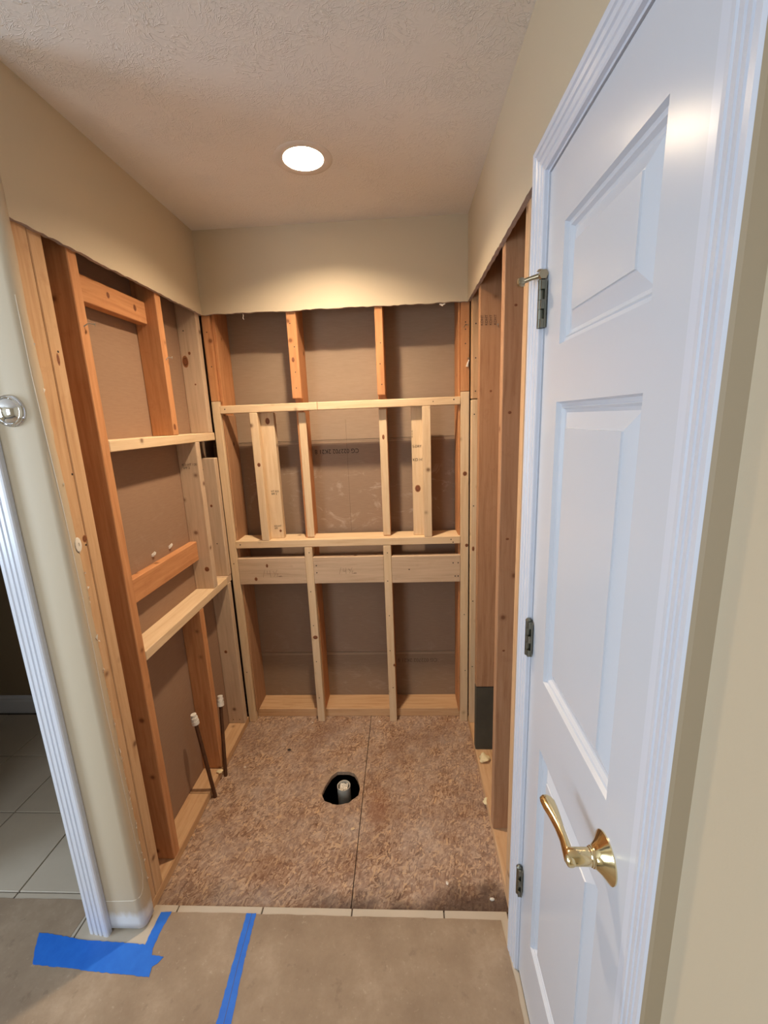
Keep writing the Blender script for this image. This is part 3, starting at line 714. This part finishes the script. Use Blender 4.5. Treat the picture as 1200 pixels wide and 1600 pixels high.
for y0, y1, z0, z1 in ((-1.4575, -1.1530, 1.741, 1.948), (-1.4575, -1.1530, 1.026, 1.635), (-1.4575, -1.1530, .240, .850)):
    bm = bmesh.new(); loops = []
    for ins, dep in ((0, 0), (.0030, .0075), (.0090, .0085), (.0110, .0070), (.0150, .0130), (.0205, .0140), (.0230, .0130), (.0460, .0042), (.0480, .0040), (.0490, .0015)):
        loops.append([bm.verts.new((XD + dep, y, z)) for y, z in ((y0 + ins, z0 + ins), (y1 - ins, z0 + ins), (y1 - ins, z1 - ins), (y0 + ins, z1 - ins))])
    for a, b in zip(loops, loops[1:]):
        for k in range(4): bm.faces.new([a[k], a[(k + 1) % 4], b[(k + 1) % 4], b[k]])
    bm.faces.new(loops[-1])
    fin('door_panel', bm, M_WHITE, door)
# lever handle
hy, hz = -1.472, .936
dh = empty('door_handle', (XD, hy, hz)); dh.parent = door; dh['label'] = 'polished brass lever handle'; dh.matrix_parent_inverse = Matrix.Identity(4)
WP['door_handle'] = Vector((XD, hy, hz))
bm = bmesh.new(); lathe(bm, [(.0355, 0), (.0355, -.002), (.0330, -.004), (.022, -.012), (.0165, -.0185), (.0150, -.0215), (.0150, -.0225), (.0001, -.0225)], 'x', 40)
fin('rose', bm, M_BRASS, dh, (XD, hy, hz), smooth=True)
bm = bmesh.new(); lathe(bm, [(.0001, -.020), (.0138, -.020), (.0138, -.0250), (.0125, -.0262), (.0125, -.0560), (.0105, -.0600), (.0001, -.0605)], 'x', 32)
fin('spindle', bm, M_BRASS, dh, (XD, hy, hz), smooth=True)
bm = bmesh.new(); rings = []
prof = [(-.013, .0, .0050, .0060), (-.011, .0, .0085, .0074), (-.003, .0, .0110, .0090), (.010, .0005, .0098, .0080), (.026, .0015, .0082, .0070), (.045, .001, .0072, .0076), (.065, .000, .0068, .0100), (.082, -.002, .0066, .0124), (.094, -.003, .0062, .0128), (.101, -.004, .0050, .0105), (.1050, -.004, .0026, .0058)]
for dy, dx, rz, rx in prof:
    rings.append([bm.verts.new((dx + rx * math.cos(a), dy, .05 * dy + rz * math.sin(a))) for a in [2 * math.pi * k / 20 for k in range(20)]])
for a, b in zip(rings, rings[1:]):
    for k in range(20): bm.faces.new([a[k], a[(k + 1) % 20], b[(k + 1) % 20], b[k]])
bm.faces.new(rings[0]); bm.faces.new(rings[-1][::-1])
fin('lever', bm, M_BRASS, dh, (XD - .0565, hy, hz), smooth=True)
# hinges
for k, (zb, mt) in enumerate(((1.786, M_ABRASS), (1.0415, M_HINGE), (.2990, M_HINGE))):
    bm = bmesh.new(); hx, hyy = W - .0085, -1.0640
    for a, b in ((0, .0160), (.0168, .0345), (.0353, .0530), (.0538, .0715), (.0723, .0890)):
        lathe(bm, [(.0062, a), (.0062, b)], 'z', 16)
    lathe(bm, [(.0068, .0890), (.0068, .0905), (.0035, .0945), (.0001, .0950)], 'z', 14)
    lathe(bm, [(.0045, .001), (.0045, .088)], 'z', 12)
    bmbox(bm, (.0055, -.0008, 0), (.0120, .0013, .089))
    for a, b in ((0, .016), (.0353, .053), (.0723, .089)): bmbox(bm, (-.003, -.0125, a), (.0060, -.0008, b))
    bmbox(bm, (.004, -.0135, 0), (.0075, -.004, .089))
    hg = fin('hinge', bm, M_HINGE, door, (hx, hyy, zb), smooth=True, label=('top', 'middle', 'bottom')[k] + ' dull metal hinge')
    if k == 0:
        bm = bmesh.new()
        tube(bm, [(-.002, 0, .100), (-.018, .008, .098), (-.032, .016, .095)], [.0056, .0044, .0050], 10)
        lathe(bm, [(.0001, -.0085), (.0078, -.0065), (.0098, 0), (.0078, .0065), (.0001, .0085)], 'x', 16, (-.036, .018, .094))
        fin('door_stop_arm', bm, M_ABRASS, hg, (hx, hyy, zb), smooth=True, label='tarnished brass hinge-pin door stop')
        bm = bmesh.new(); lathe(bm, [(.0001, -.005), (.0095, -.005), (.0095, .004), (.0001, .004)], 'y', 6, (.001, -.006, .100)); lathe(bm, [(.007, .108), (.005, .111), (.0001, .112)], 'z', 10, (-.003, 0, 0)); lathe(bm, [(.0035, .09), (.0035, .108)], 'z', 10)
        fin('door_stop_body', bm, M_ABRASS, hg, (hx, hyy, zb))

# ---- doorway trim of the dim room
trim_2 = empty('trim_2', (-.19, YW, 0)); trim_2['kind'] = S; trim_2['label'] = 'white fluted casing of the dim doorway at the left edge'
bm = bmesh.new(); casing(bm, lambda a, z, t: (-a, YW - t, z), .1840 - .0 + .0, .944, 2.045, ws=1.28) if False else casing(bm, lambda a, z, t: (a, YW - t, z), -.949, -.1840, 2.045, ws=1.24)
fin('casing', bm, M_TRIM, trim_2, label='fluted white door casing')
bm = bmesh.new()
for q in (((-.1895, YW - .001, 0), (-.1775, -.872, 2.052)), ((-.955, YW - .001, 0), (-.943, -.872, 2.052)), ((-.943, YW - .001, 2.040), (-.1895, -.872, 2.052))): bmbox(bm, *q)
fin('door_jamb', bm, M_TRIM, trim_2)

# ================================================================== THINGS
# ---- recessed light
lt = empty('ceiling_light', (LX, LY, H)); tag(lt, 'round recessed ceiling light, switched on, above the alcove', 'light')
bm = bmesh.new(); lathe(bm, [(.0640, .001), (.0648, -.0012), (.0700, -.0018), (.0920, -.0014), (.0935, -.0002), (.0935, .0)], 'z', 48)
me = bm
for f in [f for f in bm.faces if len(f.verts) > 4]: bm.faces.remove(f)
fin('trim_ring', bm, M_RING, lt, (LX, LY, H), smooth=True)
bm = bmesh.new(); lathe(bm, [(.0645, -.001), (.0640, .02), (.0600, .07), (.050, .115), (.0001, .125)], 'z', 40)
for f in [f for f in bm.faces if len(f.verts) > 4]: bm.faces.remove(f)
fin('reflector', bm, M_CAN, lt, (LX, LY, H), smooth=True)
bm = bmesh.new(); lathe(bm, [(.0001, .030), (.020, .033), (.034, .042), (.041, .058), (.038, .074), (.024, .096), (.018, .112), (.0001, .114)], 'z', 32)
fin('bulb', bm, M_BULB, lt, (LX, LY, H), smooth=True)

# ---- supply pipes with caps
def pipe(base, top, label):
    t = empty('water_pipe', base); tag(t, label, 'pipe')
    b, q = Vector(base), Vector(top); d = (q - b).normalized()
    bm = bmesh.new(); tube(bm, [-d * .03, (q - b) * .5, q - b], .0082, 14); fin('copper_pipe', bm, M_COPPER, t, base, smooth=True)
    bm = bmesh.new()
    for a, e, r in ((-.004, .014, .0155), (.014, .018, .0118), (.018, .029, .0142), (.029, .033, .0105), (.033, .043, .0118)): tube(bm, [d * a, d * e], r, 18)
    fin('push_fit_cap', bm, M_CAP, t, top, smooth=False, label='white push-fit end cap')
pipe((.004, -.468, ZO), (-.034, -.470, .372), 'left copper supply pipe with white cap rising beside the left plate')
pipe((.004, -.352, ZO), (-.016, -.272, .312), 'right copper supply pipe with white cap, nearer the back wall')
# foam at the foot of the right pipe and blobs on the right plate
def blob(name, loc, r, label, cat, seed, flat=.7):
    rnd = random.Random(seed); bm = bmesh.new(); bmesh.ops.create_icosphere(bm, subdivisions=3, radius=r)
    dirs = [(Vector((rnd.gauss(0, 1), rnd.gauss(0, 1), rnd.gauss(0, .6))).normalized(), rnd.uniform(.2, .6)) for _ in range(16)]
    for v in bm.verts:
        n = v.co.normalized(); k = .72
        for d, a in dirs: k += a * .7 * max(0, n.dot(d)) ** 14
        v.co *= k; v.co.z *= flat
    lo = min(v.co.z for v in bm.verts)
    for v in bm.verts: v.co.z -= lo
    return tag(fin(name, bm, M_FOAM, None, loc, smooth=True), label, cat)
blob('foam_blob', (1.228, -.300, .0285), .024, 'ragged cream foam blob on the right bottom plate behind the brown stud', 'foam', 3)
blob('foam_blob', (1.2005, -.505, .0), .018, 'smaller cream foam lump low at the edge of the right bottom plate', 'foam', 5, .9)
blob('pipe_foam', (-.014, -.372, ZO + .037), .013, 'dirty white foam at the foot of the right copper pipe', 'foam', 8, .6)
# ---- drain stub
dr = empty('drain_pipe', (.572, -.392, -.60)); tag(dr, 'white plastic drain stub standing in the rough floor hole', 'pipe')
bm = bmesh.new(); px, py = .572, -.392
lathe(bm, [(.0300, 0), (.0300, .578), (.0270, .578), (.0262, .575), (.0262, .560)], 'z', 32)
for f in [f for f in bm.faces if len(f.verts) > 4]: bm.faces.remove(f)
fin('stub', bm, M_PVC, dr, (px, py, -.60), smooth=True)
bm = bmesh.new(); bmesh.ops.create_grid(bm, x_segments=10, y_segments=10, size=.0185)
for v in bm.verts: v.co.z = .5705 + random.uniform(-.004, .004)
fin('paper_plug', bm, M_SHRED, dr, (px, py, -.60), label='crumpled white paper stuffed in the pipe')
# ---- floor paper
def sheet(name, poly, z, t, m, label, cat, sub=.03):
    bm = bmesh.new()
    pts = []
    for i in range(len(poly)):
        a, b = Vector(poly[i]), Vector(poly[(i + 1) % len(poly)]); n = max(1, int((b - a).length / sub)); nn = (b - a).normalized(); pn = Vector((-nn.y, nn.x))
        for k in range(n):
            p = a.lerp(b, k / n); j = 0 if k == 0 else random.uniform(-.0012, .0012)
            pts.append((p.x + pn.x * j, p.y + pn.y * j))
    prism(bm, pts, lambda u, v, w: (u, v, w), z, z + t)
    c = poly[0]; o = fin(name, bm, m); return tag(o, label, cat)
sheet('floor_paper', [(.3325, -.9300), (.780, -.9315), (1.1645, -.9335), (1.1690, -1.02), (1.1735, -1.10), (1.1700, -1.30), (1.166, -2.6), (.3325, -2.6)], .0004, .0009, M_KRAFT, 'brown protection paper in front of the closet door, right of the blue seam tape', 'paper')
sheet('floor_paper', [(-1.70, -.897), (-.236, -.897), (-.240, -.960), (-.243, -1.012), (-.06, -1.035), (.022, -1.030), (.052, -.9305), (.3315, -.9290), (.3315, -2.6), (-1.70, -2.6)], .0004, .0009, M_KRAFT, 'brown protection paper running through the left doorway, left of the blue seam tape', 'paper')
# ---- tapes
def tape(poly, z, label, ripple=0):
    o = sheet('masking_tape', poly, z, .0006, M_TAPE, label, 'tape', .008); return o
tp = tape([(.3160, -.9290), (.3490, -.9285), (.3560, -1.06), (.3720, -1.21), (.398, -1.60), (.361, -1.60), (.3290, -1.21), (.3220, -1.06)], .0014, 'long strip of blue tape over the paper seam, running toward the camera')
bm = bmesh.new(); tube(bm, [(.3345, -.9290, .0020), (.3390, -1.06, .0020), (.3505, -1.21, .0020), (.380, -1.60, .0020)], .0006, 5); fin('seam_crease', bm, M_INK2, tp, label='dark crease down the tape')
tape([(-.356, -.998), (-.325, -.9985), (-.20, -1.014), (-.04, -1.020), (.046, -1.024), (.058, -1.050), (.098, -1.053), (.088, -1.070), (.075, -1.078), (.081, -1.103), (-.10, -1.093), (-.305, -1.080), (-.330, -1.045)], .0021, 'wide piece of blue tape lying across the paper by the left doorway')
tape([(.0200, -.9310), (.0560, -.9290), (.0500, -.985), (.0500, -1.036), (.0200, -1.036), (.0180, -.985)], .0014, 'short slanting piece of blue tape at the wall corner')
# ---- chrome fitting on the wall end
kb = empty('wall_knob', (-.069, YW, 1.668)); tag(kb, 'round polished chrome knob on the wall end at the left edge', 'knob')
bm = bmesh.new(); lathe(bm, [(.0001, 0), (.033, 0), (.036, -.004), (.0365, -.010), (.034, -.0125), (.0325, -.0125), (.0315, -.0105), (.0300, -.0125), (.024, -.0195), (.012, -.0235), (.0001, -.0245)], 'y', 40); fin('chrome_dome', bm, M_CHROME, kb, (-.069, YW, 1.668), smooth=True)
bm = bmesh.new(); lathe(bm, [(.0385, 0), (.0385, -.003), (.0001, -.003)], 'y', 32); fin('base_ring', bm, M_CHROME, kb, (-.069, YW, 1.668), smooth=True)
# ---- small debris
def scrap(name, loc, size, label, cat, m=M_SHRED, group=None, seed=0):
    rnd = random.Random(seed); bm = bmesh.new(); bmesh.ops.create_icosphere(bm, subdivisions=1, radius=1)
    for v in bm.verts: v.co = Vector((v.co.x * size[0], v.co.y * size[1], v.co.z * size[2])) * rnd.uniform(.65, 1.2)
    lo = min(v.co.z for v in bm.verts)
    for v in bm.verts: v.co.z -= lo
    return tag(fin(name, bm, m, None, loc), label, cat, group)
scrap('white_crumb', (.345, .004, ZO), (.005, .004, .004), 'white crumb at the foot of the left lower strip', 'debris', seed=1)
scrap('white_crumb', (.716, .010, ZO), (.007, .005, .003), 'white crumb near the back plate left of the right lower strip', 'debris', seed=2)
scrap('white_crumb', (.079, -.304, ZO), (.005, .005, .003), 'small white crumb on the subfloor near the copper pipes', 'debris', seed=3)
scrap('white_crumb', (1.002, -.817, ZO), (.006, .008, .004), 'white crumb near the stained front edge of the subfloor', 'debris', seed=4)
scrap('white_crumb', (1.150, -.868, ZO), (.008, .005, .005), 'white crumb at the front right corner of the subfloor', 'debris', seed=5)
scrap('dark_chip', (.267, -.194, ZO), (.011, .007, .003), 'dark brown chip on the subfloor behind the drain hole', 'debris', M_NAIL, seed=6)
scrap('wood_chip', (.640, -.615, ZO), (.013, .008, .003), 'pale wood chip lying on the floor seam in front of the drain hole', 'debris', wood('pine', 'x'), seed=7)
for k, (y, z) in enumerate(((-.476, 1.119), (-.351, 1.117))):
    bm = bmesh.new(); rnd = random.Random(k + 20)
    for j in range(5):
        a = rnd.uniform(-.6, .6); c = Vector((.003, rnd.uniform(-.004, .004), rnd.uniform(-.003, .012)))
        tube(bm, [c - Vector((.003, 0, 0)), c + Vector((.004, .003, .007 * math.cos(a))), c + Vector((.007, .008 * math.sin(a + 1), .014 * math.cos(a)))], [.0045, .0035, .0012], 6)
    tag(fin('drywall_anchor', bm, M_CAP, None, (XB, y, z)), ('left' if k == 0 else 'right') + ' torn white wall anchor poking through the brown panel above the short blocking', 'anchor')
bm = bmesh.new(); tube(bm, [(0, 0, -.014), (.002, -.004, 0), (.008, -.008, .016)], [.006, .0045, .002], 6)
tag(fin('paper_scrap', bm, M_SHRED, None, (1.185, YF - .004, 1.845)), 'pale torn scrap hanging from a nail on the right corner post', 'debris')
bm = bmesh.new(); tube(bm, [(0, 0, 0), (.002, -.003, -.010), (-.001, -.004, -.020), (.004, -.004, -.026)], .0011, 5)
tag(fin('paper_wisp', bm, M_SHRED, None, (.185, .008, ZC - .001)), 'thin white wisp hanging from the cut edge of the back header', 'debris')
bm = bmesh.new(); tube(bm, [(-.012, 0, 0), (0, -.003, -.006), (.012, -.002, .0)], [.003, .005, .002], 6)
tag(fin('paper_flap', bm, M_SHRED, None, (1.075, .004, ZC - .004)), 'torn paper flap on the cut edge of the back header near the right corner', 'debris')
